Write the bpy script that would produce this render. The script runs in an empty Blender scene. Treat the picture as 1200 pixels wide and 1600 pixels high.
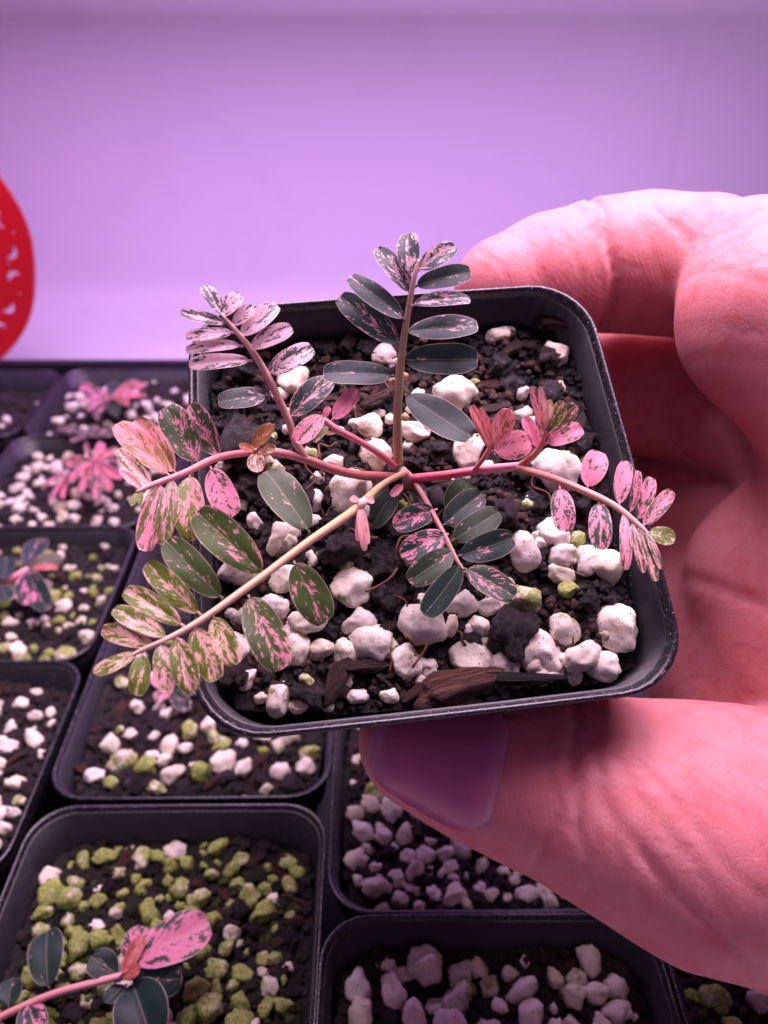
import bpy, bmesh, math, random
import numpy as np
from mathutils import Matrix, Vector, noise as mnoise

# ------------------------------------------------------------------ camera, lamps, exposure
U = 0.01                                   # everything below is written in centimetres
scn = bpy.context.scene
COL = scn.collection
TH = math.atan(860 / 1300.0)               # the phone looks down by about 33 degrees
FPX = 1300.0
CAMZ = 19.15
cd = bpy.data.cameras.new('camera'); cam = bpy.data.objects.new('camera', cd); COL.objects.link(cam)
cam.location = (0, 0, CAMZ * U); cam.rotation_euler = (math.pi / 2 - TH, 0, 0)
cd.sensor_fit = 'VERTICAL'; cd.sensor_height = 36; cd.lens = FPX / 1600 * 36
cd.clip_start = 0.005; cd.clip_end = 20
cd.dof.use_dof = True; cd.dof.focus_distance = 0.100; cd.dof.aperture_fstop = 28
scn.camera = cam

w = bpy.data.worlds.new('World'); scn.world = w; w.use_nodes = True
w.node_tree.nodes['Background'].inputs[0].default_value = (0.72, 0.36, 0.82, 1)
w.node_tree.nodes['Background'].inputs[1].default_value = 0.17

def area_lamp(name, loc, aim, sx, sy, power, col, spread=180):
    l = bpy.data.lights.new(name, 'AREA'); l.shape = 'RECTANGLE'; l.size = sx * U; l.size_y = sy * U
    l.energy = power; l.color = col; l.spread = math.radians(spread)
    o = bpy.data.objects.new(name, l); COL.objects.link(o); o.location = Vector(loc) * U
    o.rotation_euler = (Vector(aim) - Vector(loc)).to_track_quat('-Z', 'Y').to_euler()
    return o
# grow-light bars of the shelf above: a pinkish white one over the front, a violet one over the back
area_lamp('grow_light_front', (3.0, 17, 33), (1.0, 8.0, 8), 30, 15, 1.50, (1.0, 0.69, 0.93), 140)
area_lamp('grow_light_back', (-4, 36, 21), (-4, 36.6, 0), 50, 3, 0.92, (0.70, 0.35, 0.97), 152)

vs = scn.view_settings
vs.view_transform = 'Standard'; vs.look = 'None'; vs.exposure = 0.12; vs.gamma = 1.0; vs.use_curve_mapping = False
scn.cycles.use_denoising = True
scn.cycles.max_bounces = 8

# ------------------------------------------------------------------ frames
CS, SN = math.cos(TH), math.sin(TH)
CAMR = np.array([[1, 0, 0], [0, SN, -CS], [0, CS, SN]])      # columns: right, up, back
CAMT = np.array([0, 0, CAMZ])
RIM_Z = 5.2                                                  # rims of the pots standing in the tray
def ray(px, py):
    return CAMR @ np.array([(px - 600) / FPX, -(py - 800) / FPX, -1.0])
def at_z(px, py, z):
    d = ray(px, py); t = (z - CAMZ) / d[2]; return CAMT + d * t
def at_depth(px, py, dep):
    return CAMT + ray(px, py) * dep
# held pot: rim centre and tilt (a square rim of 5.6 cm seen in the hand)
HR = CAMR @ np.array([[.9923, -.1163, .0432], [.0918, .9223, .3755], [-.0835, -.3687, .9258]])
HT = CAMR @ np.array([.4056, .3439, -10.1744]) + CAMT
POT_H = 5.2
def to_pot(p):
    return (np.asarray(p) - HT) @ HR                         # z = 0 at the rim
def on_pot(px, py, wz):
    d = HR.T @ ray(px, py); o = HR.T @ (CAMT - HT)
    t = (wz - o[2]) / d[2]; return o + d * t
def pot_matrix(base=(0, 0, -POT_H)):
    M = Matrix([list(r) for r in HR]).to_4x4()
    M.translation = Vector(HT + HR @ np.array(base)) * U
    return M

# ------------------------------------------------------------------ object helpers
def setp(o, label=None, cat=None, group=None, kind=None):
    if label: o['label'] = label
    if cat: o['category'] = cat
    if group: o['group'] = group
    if kind: o['kind'] = kind
    return o
def empty(name, matrix=None, loc=None):
    o = bpy.data.objects.new(name, None); COL.objects.link(o); o.empty_display_size = 0.01
    if matrix is not None: o.matrix_world = matrix
    if loc is not None: o.location = Vector(loc) * U
    return o
def make_mesh(name, v, f, mat=None, uv=None, smooth=True):
    me = bpy.data.meshes.new(name)
    me.from_pydata([tuple(x) for x in (np.asarray(v, float) * U)], [], [tuple(int(i) for i in q) for q in f])
    if uv is not None:
        l = me.uv_layers.new(name='UVMap')
        idx = np.zeros(len(me.loops), int); me.loops.foreach_get('vertex_index', idx)
        l.data.foreach_set('uv', np.asarray(uv, float)[idx].ravel())
    if smooth: me.polygons.foreach_set('use_smooth', np.ones(len(me.polygons), bool))
    if mat: me.materials.append(mat)
    me.update()
    return me
def obj(name, me, parent=None, loc=None, color=None):
    o = bpy.data.objects.new(name, me); COL.objects.link(o)
    if parent: o.parent = parent
    if loc is not None: o.location = Vector(loc) * U
    if color is not None: o.color = color
    return o
def tube(points, radii, n=8, cap=True):
    P = np.asarray(points, float); R = np.broadcast_to(np.asarray(radii, float), (len(P),))
    T = np.gradient(P, axis=0); T /= np.linalg.norm(T, axis=1)[:, None] + 1e-9
    a = np.array([0.3, 0.2, 1.0]); V = []
    for p, t, r in zip(P, T, R):
        b = a - t * (a @ t); b /= np.linalg.norm(b); c = np.cross(t, b); a = b
        for k in range(n):
            q = 2 * math.pi * k / n; V.append(p + r * (math.cos(q) * b + math.sin(q) * c))
    F = [(i * n + k, i * n + (k + 1) % n, (i + 1) * n + (k + 1) % n, (i + 1) * n + k) for i in range(len(P) - 1) for k in range(n)]
    if cap:
        F.append(tuple(range(n))[::-1]); F.append(tuple(range((len(P) - 1) * n, len(P) * n)))
    uv = [(k / n, i / max(1, len(P) - 1)) for i in range(len(P)) for k in range(n)]
    return np.array(V), F, uv
def spline(points, m=8):
    P = [np.asarray(p, float) for p in points]
    if len(P) < 3:
        return np.array([P[0] + (P[1] - P[0]) * k / m for k in range(m + 1)])
    Q = [2 * P[0] - P[1]] + P + [2 * P[-1] - P[-2]]; out = []
    for i in range(1, len(Q) - 2):
        a, b, c, d = Q[i - 1:i + 3]
        for k in range(m):
            t = k / m
            out.append(.5 * (2 * b + (c - a) * t + (2 * a - 5 * b + 4 * c - d) * t * t + (3 * b - a - 3 * c + d) * t ** 3))
    out.append(P[-1]); return np.array(out)
def n3(p, s, off=0.0):
    return mnoise.noise(Vector((p[0] * s + off, p[1] * s + off * .7, p[2] * s - off)))

# ------------------------------------------------------------------ materials
class NT:
    def __init__(s, name):
        s.m = bpy.data.materials.new(name); s.m.use_nodes = True; s.t = s.m.node_tree
        s.b = s.t.nodes['Principled BSDF']; s.out = s.t.nodes['Material Output']
    def n(s, typ, ins=None, **kw):
        x = s.t.nodes.new(typ)
        for k, v in kw.items(): setattr(x, k, v)
        for k, v in (ins or {}).items(): s.put(x.inputs[k], v)
        return x
    def put(s, sock, v):
        if isinstance(v, bpy.types.NodeSocket): s.t.links.new(v, sock)
        else: sock.default_value = v
    def math(s, op, a, b=0.0, c=0.0):
        x = s.t.nodes.new('ShaderNodeMath'); x.operation = op
        s.put(x.inputs[0], a); s.put(x.inputs[1], b); s.put(x.inputs[2], c); return x.outputs[0]
    def mix(s, f, a, b, typ='MIX'):
        x = s.t.nodes.new('ShaderNodeMix'); x.data_type = 'RGBA'; x.blend_type = typ
        s.put(x.inputs[0], f); s.put(x.inputs[6], a if isinstance(a, bpy.types.NodeSocket) else (*a, 1))
        s.put(x.inputs[7], b if isinstance(b, bpy.types.NodeSocket) else (*b, 1)); return x.outputs[2]
    def step(s, v, lo, hi):
        x = s.t.nodes.new('ShaderNodeMapRange'); x.interpolation_type = 'SMOOTHSTEP'
        s.put(x.inputs[0], v); s.put(x.inputs[1], lo); s.put(x.inputs[2], hi); return x.outputs[0]
    def coord(s, which='Object', scale=100.0, rnd=False):
        c = s.n('ShaderNodeTexCoord').outputs[which]
        m = s.n('ShaderNodeMapping', {0: c, 3: (scale,) * 3}) if not isinstance(scale, tuple) else s.n('ShaderNodeMapping', {0: c, 3: scale})
        v = m.outputs[0]
        if rnd:
            r = s.n('ShaderNodeObjectInfo').outputs['Random']
            v = s.n('ShaderNodeVectorMath', {0: v, 1: s.n('ShaderNodeCombineXYZ', {0: s.math('MULTIPLY', r, 91.0), 1: s.math('MULTIPLY', r, 37.0), 2: s.math('MULTIPLY', r, 53.0)}).outputs[0]}, operation='ADD').outputs[0]
        return v
    def noise(s, vec, scale, detail=4.0, rough=.55, dist=0.0):
        return s.n('ShaderNodeTexNoise', {'Vector': vec, 'Scale': scale, 'Detail': detail, 'Roughness': rough, 'Distortion': dist}).outputs[0]
    def voro(s, vec, scale, feature='F1'):
        return s.n('ShaderNodeTexVoronoi', {'Vector': vec, 'Scale': scale}, feature=feature).outputs['Distance']
    def bump(s, h, strength, dist, normal=None):
        x = s.n('ShaderNodeBump', {'Height': h, 'Strength': strength, 'Distance': dist * U})
        if normal is not None: s.put(x.inputs['Normal'], normal)
        return x.outputs[0]
    def set(s, **kw):
        for k, v in kw.items():
            k = {'color': 'Base Color', 'rough': 'Roughness', 'normal': 'Normal', 'spec': 'Specular IOR Level'}.get(k, k)
            if k == 'Base Color' and not isinstance(v, bpy.types.NodeSocket): v = (*v, 1)
            s.put(s.b.inputs[k], v)
        return s.m

def mat_plastic():
    t = NT('black_plastic'); c = t.coord()
    dust = t.step(t.noise(c, 11, 6, .75), .61, .74)
    fine = t.step(t.voro(c, 7), .10, .05)
    patch = t.step(t.noise(c, .9, 3), .42, .62)
    grime = t.math('MULTIPLY', dust, .55)
    spk = t.math('MULTIPLY', fine, patch)
    col = t.mix(grime, (.007, .007, .010), (.032, .026, .03))
    col = t.mix(t.math('MULTIPLY', spk, .55), col, (.30, .26, .26))
    r = t.math('ADD', .30, t.math('MULTIPLY', t.noise(c, 3, 4), .28))
    return t.set(color=col, rough=r, spec=.5, normal=t.bump(t.noise(c, 26, 3), .12, .02))
def mat_rim():
    t = NT('scuffed_black_plastic'); c = t.coord()
    sc = t.step(t.noise(c, 14, 6, .8), .50, .68)
    spk = t.step(t.voro(c, 10), .16, .08)
    col = t.mix(t.math('MULTIPLY', sc, .35), (.012, .011, .015), (.16, .15, .18))
    col = t.mix(t.math('MULTIPLY', spk, .5), col, (.42, .38, .40))
    return t.set(color=col, rough=t.math('ADD', .24, t.math('MULTIPLY', sc, .25)), spec=.55, normal=t.bump(t.noise(c, 30, 4), .25, .015))
def mat_soil():
    t = NT('potting_soil'); c = t.coord(rnd=False)
    n = t.noise(c, 2.2, 8, .7); n2 = t.noise(c, 9, 6, .7)
    col = t.mix(t.step(n, .38, .66), (.004, .003, .003), (.022, .011, .008))
    col = t.mix(t.step(n2, .62, .74), col, (.055, .03, .022))
    return t.set(color=col, rough=t.math('ADD', .42, t.math('MULTIPLY', n2, .5)), spec=.45,
                 normal=t.bump(t.noise(c, 14, 8, .72), .9, .09, t.bump(t.noise(c, 4, 4), .6, .15)))
def mat_granule():
    t = NT('dark_granule'); c = t.coord(rnd=True)
    col0 = t.n('ShaderNodeObjectInfo').outputs['Color']
    n = t.noise(c, 1.6, 8, .7); n2 = t.noise(c, 6, 5, .65)
    col = t.mix(t.step(n, .36, .7), col0, t.mix(.5, col0, (.030, .018, .017)))
    col = t.mix(t.step(n2, .60, .74), col, (.13, .095, .10))
    return t.set(color=col, rough=t.math('ADD', .16, t.math('MULTIPLY', n2, .55)), spec=.55,
                 normal=t.bump(t.noise(c, 5, 8, .8), 1.0, .28))
def mat_pumice():
    # object colour = body colour, alpha = how much green algae has grown on it
    t = NT('pumice_stone'); c = t.coord(rnd=True)
    oi = t.n('ShaderNodeObjectInfo')
    n = t.noise(c, 1.0, 6, .6); n2 = t.noise(c, 5, 6, .65)
    col = t.mix(t.step(n2, .45, .75), oi.outputs['Color'], t.mix(.55, oi.outputs['Color'], (.52, .42, .33)))
    # algae
    thr = t.math('SUBTRACT', .86, t.math('MULTIPLY', oi.outputs['Alpha'], .62))
    al = t.step(n, t.math('SUBTRACT', thr, .10), t.math('ADD', thr, .08))
    alg = t.mix(t.step(n2, .36, .64), (.08, .13, .018), (.34, .41, .06))
    col = t.mix(t.math('MULTIPLY', al, .92), col, alg)
    # ochre stain and soil specks
    st = t.step(t.noise(c, .8, 3), .60, .78)
    col = t.mix(t.math('MULTIPLY', st, .35), col, (.62, .40, .20))
    sp = t.math('MULTIPLY', t.step(t.voro(c, 4.2), .20, .11), t.step(t.noise(c, 1.3, 3), .38, .54))
    sp2 = t.step(t.noise(c, 12, 3, .6), .65, .71)
    col = t.mix(t.math('MAXIMUM', t.math('MULTIPLY', sp, .9), t.math('MULTIPLY', sp2, .8)), col, (.05, .028, .022))
    pit = t.math('MULTIPLY', t.step(t.voro(c, 7), .05, .30), .45)
    h = t.math('ADD', t.noise(c, 5, 8, .72), pit)
    return t.set(color=col, rough=.75, spec=.3, normal=t.bump(h, .26, .10),
                 **{'Subsurface Weight': .12, 'Subsurface Radius': (.003, .0025, .002), 'Subsurface Scale': .5})
def mat_leaf():
    # object colour: r = share of pink, g = olive tone, b = cream instead of pink, alpha = red flush
    t = NT('variegated_leaf')
    uv = t.n('ShaderNodeSeparateXYZ', {0: t.n('ShaderNodeTexCoord').outputs['UV']})
    oi = t.n('ShaderNodeObjectInfo'); ch = t.n('ShaderNodeSeparateColor', {0: oi.outputs['Color']})
    u = t.math('SUBTRACT', uv.outputs[0], .5); v = uv.outputs[1]
    s = t.math('MULTIPLY', t.math('ABSOLUTE', u), 2.0)
    side = t.math('MULTIPLY', t.math('SIGN', u), 7.3)
    r = t.math('MULTIPLY', oi.outputs['Random'], 83.0)
    al = t.math('SUBTRACT', v, t.math('MULTIPLY', s, .30))
    vec = t.n('ShaderNodeCombineXYZ', {0: t.math('MULTIPLY', al, 3.2), 1: t.math('ADD', t.math('MULTIPLY', s, 1.7), side), 2: r}).outputs[0]
    vec2 = t.n('ShaderNodeCombineXYZ', {0: t.math('MULTIPLY', al, 17.0), 1: t.math('ADD', t.math('MULTIPLY', s, 5.0), side), 2: r}).outputs[0]
    n = t.noise(vec, 1.1, 2, .5); nf = t.noise(vec2, 1.0, 4, .62)
    k = t.math('ADD', t.math('MULTIPLY', n, .50), t.math('MULTIPLY', nf, .50))
    k = t.math('ADD', k, t.math('MULTIPLY', t.step(s, .30, .0), .035))
    thr = t.math('SUBTRACT', .690, t.math('MULTIPLY', ch.outputs[0], .36))
    pinkf = t.step(k, t.math('SUBTRACT', thr, .011), t.math('ADD', thr, .011))
    halff = t.step(k, t.math('SUBTRACT', thr, .034), t.math('SUBTRACT', thr, .022))
    tex = t.noise(vec2, 2.5, 4, .6)
    gd = t.mix(ch.outputs[1], (.016, .048, .044), (.14, .215, .014))
    gd = t.mix(t.math('MULTIPLY', tex, .6), gd, t.mix(.6, gd, (.010, .020, .016)))
    gm = t.mix(ch.outputs[1], (.085, .095, .075), (.34, .36, .07))
    pk = t.mix(ch.outputs[2], (.84, .23, .38), (.88, .68, .44))
    pk = t.mix(t.math('MULTIPLY', t.step(nf, .4, .7), .45), pk, (.86, .46, .54))
    pale = t.math('DIVIDE', oi.outputs['Object Index'], 10.0)  # violet backlight painted into the leaf colour: lightens pink, blues the green
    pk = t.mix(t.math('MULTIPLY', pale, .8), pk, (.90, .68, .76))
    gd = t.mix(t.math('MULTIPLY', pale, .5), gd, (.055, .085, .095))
    col = t.mix(t.math('MULTIPLY', halff, .75), gd, gm)
    col = t.mix(pinkf, col, pk)
    fl = t.math('SUBTRACT', 1.0, oi.outputs['Alpha'])
    col = t.mix(t.math('MULTIPLY', fl, .72), col, (.72, .14, .10))
    # pale midrib and margin
    wv = t.math('MULTIPLY', t.noise(vec2, .7, 2), .02)
    rib = t.step(s, t.math('ADD', .045, wv), .012)
    col = t.mix(t.math('MULTIPLY', rib, .55), col, t.mix(.5, col, (.62, .50, .36)))
    edge = t.math('MAXIMUM', t.step(s, .945, .975), t.math('MAXIMUM', t.step(v, .980, .992), 0.0))
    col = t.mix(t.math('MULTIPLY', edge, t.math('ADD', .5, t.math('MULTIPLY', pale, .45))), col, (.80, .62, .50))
    vein = t.n('ShaderNodeTexWave', {'Vector': vec, 'Scale': 2.3, 'Distortion': 1.5, 'Detail': 2.0}).outputs[1]
    nm = t.bump(t.math('ADD', t.math('MULTIPLY', vein, .15), t.noise(vec2, 6, 4)), .28, .02)
    t.set(color=col, rough=.38, spec=.45, normal=nm)
    tr = t.n('ShaderNodeBsdfTranslucent', {0: col, 1: nm})
    mx = t.n('ShaderNodeMixShader', {0: .30, 1: t.b.outputs[0], 2: tr.outputs[0]})
    t.t.links.new(mx.outputs[0], t.out.inputs[0])
    return t.m
def mat_stem():
    t = NT('plant_stem'); oi = t.n('ShaderNodeObjectInfo')
    uv = t.n('ShaderNodeTexCoord').outputs['UV']
    st = t.noise(t.n('ShaderNodeMapping', {0: uv, 3: (9, 2.2, 1)}).outputs[0], 1.0, 4, .6)
    st2 = t.noise(t.n('ShaderNodeMapping', {0: uv, 3: (2.4, .5, 1), 1: (4, 2, 0)}).outputs[0], 1.0, 2)
    col = t.mix(t.step(st, .40, .62), oi.outputs['Color'], t.mix(.45, oi.outputs['Color'], (.72, .46, .36)))
    col = t.mix(t.math('MULTIPLY', t.step(st2, .44, .58), .45), col, (.70, .26, .30))
    v = t.n('ShaderNodeSeparateXYZ', {0: uv}).outputs[1]
    col = t.mix(t.math('MULTIPLY', t.step(v, .30, 1.0), .45), col, (.88, .60, .60))
    return t.set(color=col, rough=.45, spec=.4, normal=t.bump(st, .4, .03), **{'Subsurface Weight': .15, 'Subsurface Radius': (.002, .001, .0006), 'Subsurface Scale': .5})
def mat_skin():
    t = NT('skin'); c = t.coord()
    n = t.noise(c, .55, 4); n2 = t.noise(c, 2.6, 5, .6)
    col = t.mix(t.step(n, .32, .68), (.63, .215, .235), (.68, .27, .28))
    col = t.mix(t.math('MULTIPLY', t.step(n2, .42, .72), .42), col, (.55, .11, .12))
    # skin lines: fine cells, ridges and long wrinkles
    cells = t.n('ShaderNodeTexVoronoi', {'Vector': t.n('ShaderNodeMapping', {0: c, 2: (0, .3, .5), 3: (1, .42, .7)}).outputs[0], 'Scale': 15.0}, feature='DISTANCE_TO_EDGE').outputs['Distance']
    cells = t.step(cells, .0, .12)
    ridge = t.n('ShaderNodeTexWave', {'Vector': t.n('ShaderNodeMapping', {0: c, 2: (.3, .5, .9)}).outputs[0], 'Scale': 6.5, 'Distortion': 5.0, 'Detail': 2.0, 'Detail Scale': .35}).outputs[1]
    long_ = t.n('ShaderNodeTexWave', {'Vector': t.n('ShaderNodeMapping', {0: c, 2: (.2, .1, -.55)}).outputs[0], 'Scale': .62, 'Distortion': 9.0, 'Detail': 4.0, 'Detail Scale': .8, 'Detail Roughness': .6}).outputs[1]
    long_ = t.step(long_, .0, .34)
    nm = t.bump(long_, .16, .06)
    nm = t.bump(cells, .17, .014, nm)
    nm = t.bump(ridge, .12, .012, nm)
    nm = t.bump(t.noise(c, 22, 5, .65), .22, .015, nm)
    return t.set(color=col, rough=t.math('ADD', .46, t.math('MULTIPLY', n2, .22)), spec=.22, normal=nm,
                 **{'Subsurface Weight': .5, 'Subsurface Radius': (.0060, .0015, .0010), 'Subsurface Scale': 1.0})
def mat_nail():
    t = NT('nail'); c = t.coord('UV', 1.0)
    w1 = t.noise(t.n('ShaderNodeMapping', {0: c, 3: (1.2, 42, 1)}).outputs[0], 1.0, 3)
    sx = t.n('ShaderNodeSeparateXYZ', {0: c}).outputs[0]
    col = t.mix(t.step(sx, .16, .08), (.46, .12, .24), (.50, .22, .32))
    col = t.mix(t.math('MULTIPLY', t.step(sx, .84, .95), .35), col, (.55, .28, .32))
    return t.set(color=col, rough=.3, spec=.5, normal=t.bump(w1, .16, .02), **{'Subsurface Weight': .2, 'Subsurface Radius': (.002, .001, .001), 'Subsurface Scale': 1.0})
def mat_wall():
    t = NT('white_plastic_panel'); c = t.coord()
    sm = t.math('MULTIPLY', t.step(t.noise(c, .12, 6, .6, 1.5), .52, .72), .10)
    scr = t.math('MULTIPLY', t.step(t.noise(t.n('ShaderNodeMapping', {0: c, 2: (0, .6, 0), 3: (.9, .9, .06)}).outputs[0], 1.2, 3), .69, .75), .14)
    col = t.mix(t.math('ADD', sm, scr), (.80, .79, .80), (.52, .46, .50))
    return t.set(color=col, rough=.42, spec=.35, normal=t.bump(t.noise(c, .35, 3), .25, .12))
def mat_simple(name, col, rough=.5, spec=.4, var=.25, bump=.2):
    t = NT(name); c = t.coord(); n = t.noise(c, 2.5, 5)
    return t.set(color=t.mix(t.math('MULTIPLY', n, var * 2), col, tuple(x * .45 for x in col)), rough=rough, spec=spec, normal=t.bump(t.noise(c, 12, 4), bump, .03))
def mat_bark():
    t = NT('bark_chip'); c = t.coord(rnd=True)
    n = t.noise(t.n('ShaderNodeMapping', {0: c, 3: (1, 5, 5)}).outputs[0], 1.4, 7, .7)
    oc = t.n('ShaderNodeObjectInfo').outputs['Color']
    col = t.mix(t.step(n, .35, .68), t.mix(.7, oc, (.012, .008, .007)), oc)
    return t.set(color=col, rough=.55, spec=.4, normal=t.bump(n, 1.0, .35))

M = dict(plastic=mat_plastic(), rim=mat_rim(), soil=mat_soil(), granule=mat_granule(), pumice=mat_pumice(), leaf=mat_leaf(), stem=mat_stem(),
         skin=mat_skin(), nail=mat_nail(), wall=mat_wall(), bark=mat_bark(),
         tray=mat_simple('tray_plastic', (.006, .006, .008), .55, .25), red=mat_simple('red_lacquer', (.46, .004, .008), .55, .3, .12, .1),
         moss=mat_simple('moss', (.045, .065, .012), .8, .2, .4, 1.0), fibre=mat_simple('root_fibre', (.14, .055, .03), .7), lamp=mat_simple('lamp_housing', (.5, .5, .5), .4))

# ------------------------------------------------------------------ the shelf, its back panel and the tray
def sheet(name, prof, x0, x1, mat, nx=2):
    """extrude a (y, z) profile along x"""
    xs = np.linspace(x0, x1, nx); V = [(x, y, z) for (y, z) in prof for x in xs]
    F = [(i * nx + k, i * nx + k + 1, (i + 1) * nx + k + 1, (i + 1) * nx + k) for i in range(len(prof) - 1) for k in range(nx - 1)]
    return obj(name, make_mesh(name, V, F, mat))
cove = [(49.2 + 3.2 * math.sin(a), 3.2 - 3.2 * math.cos(a)) for a in np.linspace(0, math.pi / 2, 10)]
setp(sheet('shelf_surface', [(-25, 0), (30, 0), (45, 0)] + cove[:5], -60, 60, M['wall']), kind='structure')
top = [(52.6, 16.6), (52.3, 17.3), (51.4, 17.8), (50.6, 18.3), (50.4, 19.2), (50.4, 30)]
setp(sheet('back_panel', cove[4:] + [(52.5, 10)] + top, -60, 60, M['wall']), kind='structure')

def box_mesh(name, lo, hi, mat, bev=.12):
    bm = bmesh.new(); bmesh.ops.create_cube(bm, size=1)
    lo, hi = np.array(lo, float), np.array(hi, float)
    for q in bm.verts: q.co = Vector((lo + hi) / 2 + np.array(q.co) * (hi - lo)) * U
    bmesh.ops.bevel(bm, geom=bm.edges[:], offset=bev * U, segments=2, affect='EDGES')
    me = bpy.data.meshes.new(name); bm.to_mesh(me); bm.free(); me.materials.append(mat); return me
tray = setp(empty('plant_tray', loc=(-4, 18, 0)), 'long black plastic tray holding the rows of pots in front of the pale panel', 'tray')
T0, T1, TY0, TY1 = -15.2, 17, -15.8, 13.75
obj('tray_base', box_mesh('tray_base', (T0, TY0, .05), (T1, TY1, .25), M['tray'], .05), tray)
for nm, lo, hi in (('tray_wall', (T0, TY1, .05), (T1, TY1 + .22, 5.2)), ('tray_wall', (T0 - .22, TY0, .05), (T0, TY1 + .22, 5.2)),
                   ('tray_wall', (T1, TY0, .05), (T1 + .22, TY1 + .22, 5.2)), ('tray_wall', (T0 - .22, TY0 - .22, .05), (T1 + .22, TY0, 2.2)),
                   ('tray_rim', (T0 - .6, TY1 + .1, 5.0), (T1 + .6, TY1 + .75, 5.32))):
    obj(nm, box_mesh(nm, lo, hi, M['tray'], .08), tray)

# red fretwork disc leaning in front of the back panel
def red_disc():
    cu = bpy.data.curves.new('red_disc', 'CURVE'); cu.dimensions = '2D'; cu.fill_mode = 'BOTH'; cu.extrude = .10 * U; cu.bevel_depth = .03 * U
    R = 6.6
    def poly(pts):
        s = cu.splines.new('POLY'); s.points.add(len(pts) - 1); s.use_cyclic_u = True
        for q, p in zip(s.points, pts): q.co = (p[0] * U, p[1] * U, 0, 1)
    poly([(R * (1 + .006 * math.sin(9 * a)) * math.cos(a), R * (1 + .006 * math.sin(7 * a)) * math.sin(a)) for a in np.linspace(0, 2 * math.pi, 96)[:-1]])
    rng = random.Random(5)
    def crescent(r, a, size, wid, span, turn):
        cx, cy = r * math.cos(a), r * math.sin(a)
        A = np.linspace(turn, turn + span, 12); o = []
        for k, q in enumerate(A):
            o.append((cx + (size + wid * math.sin(math.pi * k / 11)) * math.cos(q), cy + (size + wid * math.sin(math.pi * k / 11)) * math.sin(q)))
        for k, q in list(enumerate(A))[::-1]:
            o.append((cx + (size - wid * (.3 + math.sin(math.pi * k / 11))) * math.cos(q), cy + (size - wid * (.3 + math.sin(math.pi * k / 11))) * math.sin(q)))
        poly(o)
    for k in range(26):
        a = 2 * math.pi * k / 26
        crescent(5.45 + .3 * (k % 2), a, .36, .12, 3.4 * (1 if k % 2 else -1), a + rng.uniform(.5, 1.6))
        crescent(6.0 - .55 * (k % 2), a + .12, .12, .07, 2.4, a + 1)
    for k in range(18):
        a = 2 * math.pi * (k + .4) / 18
        crescent(4.2, a, .30, .09, 3.0, a + 2); 
    for k in range(10):
        a = 2 * math.pi * k / 10
        crescent(3.1, a, .55, .14, 3.4, a - 1.2); crescent(1.7, a, .22, .08, 2.6, a)
    tmp = bpy.data.objects.new('tmp', cu); COL.objects.link(tmp)
    me = bpy.data.meshes.new_from_object(tmp.evaluated_get(bpy.context.evaluated_depsgraph_get()))
    bpy.data.objects.remove(tmp)
    me.materials.clear(); me.materials.append(M['red'])
    o = obj('fretwork_disc', me, None, at_depth(-173, 394, 39.0)); o.rotation_euler = (math.radians(84), 0, math.radians(3))
    setp(o, 'red round fretwork disc with pierced curls in front of the pale panel', 'ornament')
red_disc()

# ------------------------------------------------------------------ pots
def rring(half, rad, z, n=7, sx=1.0, warp=None):
    out = []
    for k, (cx, cy) in enumerate(((1, 1), (-1, 1), (-1, -1), (1, -1))):
        for j in range(n + 1):
            a = math.pi / 2 * (k + j / n)
            x = cx * (half - rad) + rad * math.cos(a); y = cy * (half - rad) + rad * math.sin(a)
            out.append((x, y, z))
        # straight run, so that the wall can bow a little
        ax, ay = ((0, 1), (-1, 0), (0, -1), (1, 0))[k]
        for t in (.33, .66):
            e0 = np.array(out[-1 if t == .33 else -2][:2]); b = (half - rad)
            d = np.array(((-1, 0), (0, -1), (1, 0), (0, 1))[k]); 
            out.append((*(e0 + d * 2 * b * t if t == .33 else e0 + d * 2 * b * t), z))
    o = np.array(out)
    # low bow of the thin wall
    m = 1 - (np.minimum(abs(o[:, 0]), abs(o[:, 1])) / half) ** 2
    s = 1 + .006 * m
    o[:, :2] *= s[:, None]
    if warp: o[:, 0] *= 1 - warp * (o[:, 1] / half * .5 + .5)
    return o
def loft(rings, close=True):
    V = np.concatenate(rings); n = len(rings[0]); F = []
    for i in range(len(rings) - 1):
        for k in range(n):
            F.append((i * n + k, i * n + (k + 1) % n, (i + 1) * n + (k + 1) % n, (i + 1) * n + k))
    return V, F
POT_CACHE = {}
def pot_meshes(half, warp):
    key = (half, warp)
    if key not in POT_CACHE:
        h, H = half, POT_H
        body = [(h * .73, .5, .06), (h * .75, .55, 0), (h * .90, .70, H - 1.0), (h * .945, .74, H - .92), (h * .976, .77, H - .10),
                (h * .955, .75, H - .10), (h * .912, .70, H - .93), (h * .86, .66, H - 1.02), (h * .71, .5, .12), (h * .2, .1, .12)]
        V, F = loft([rring(a, r, z, warp=warp) for a, r, z in body])
        n = len(V) // len(body); F.append(tuple(range(n))[::-1])
        rim = [(h * .958, .75, H - .14), (h * .985, .775, H - .16), (h * .999, .79, H - .09), (h * 1.0, .79, H - .025), (h * .994, .785, H), (h * .982, .775, H - .003),
               (h * .974, .77, H - .04), (h * .958, .75, H - .14)]
        V2, F2 = loft([rring(a, r, z, warp=warp) for a, r, z in rim])
        POT_CACHE[key] = (make_mesh('pot_body', V, F, M['plastic']), make_mesh('rim', V2, F2, M['rim']))
    return POT_CACHE[key]

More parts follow.
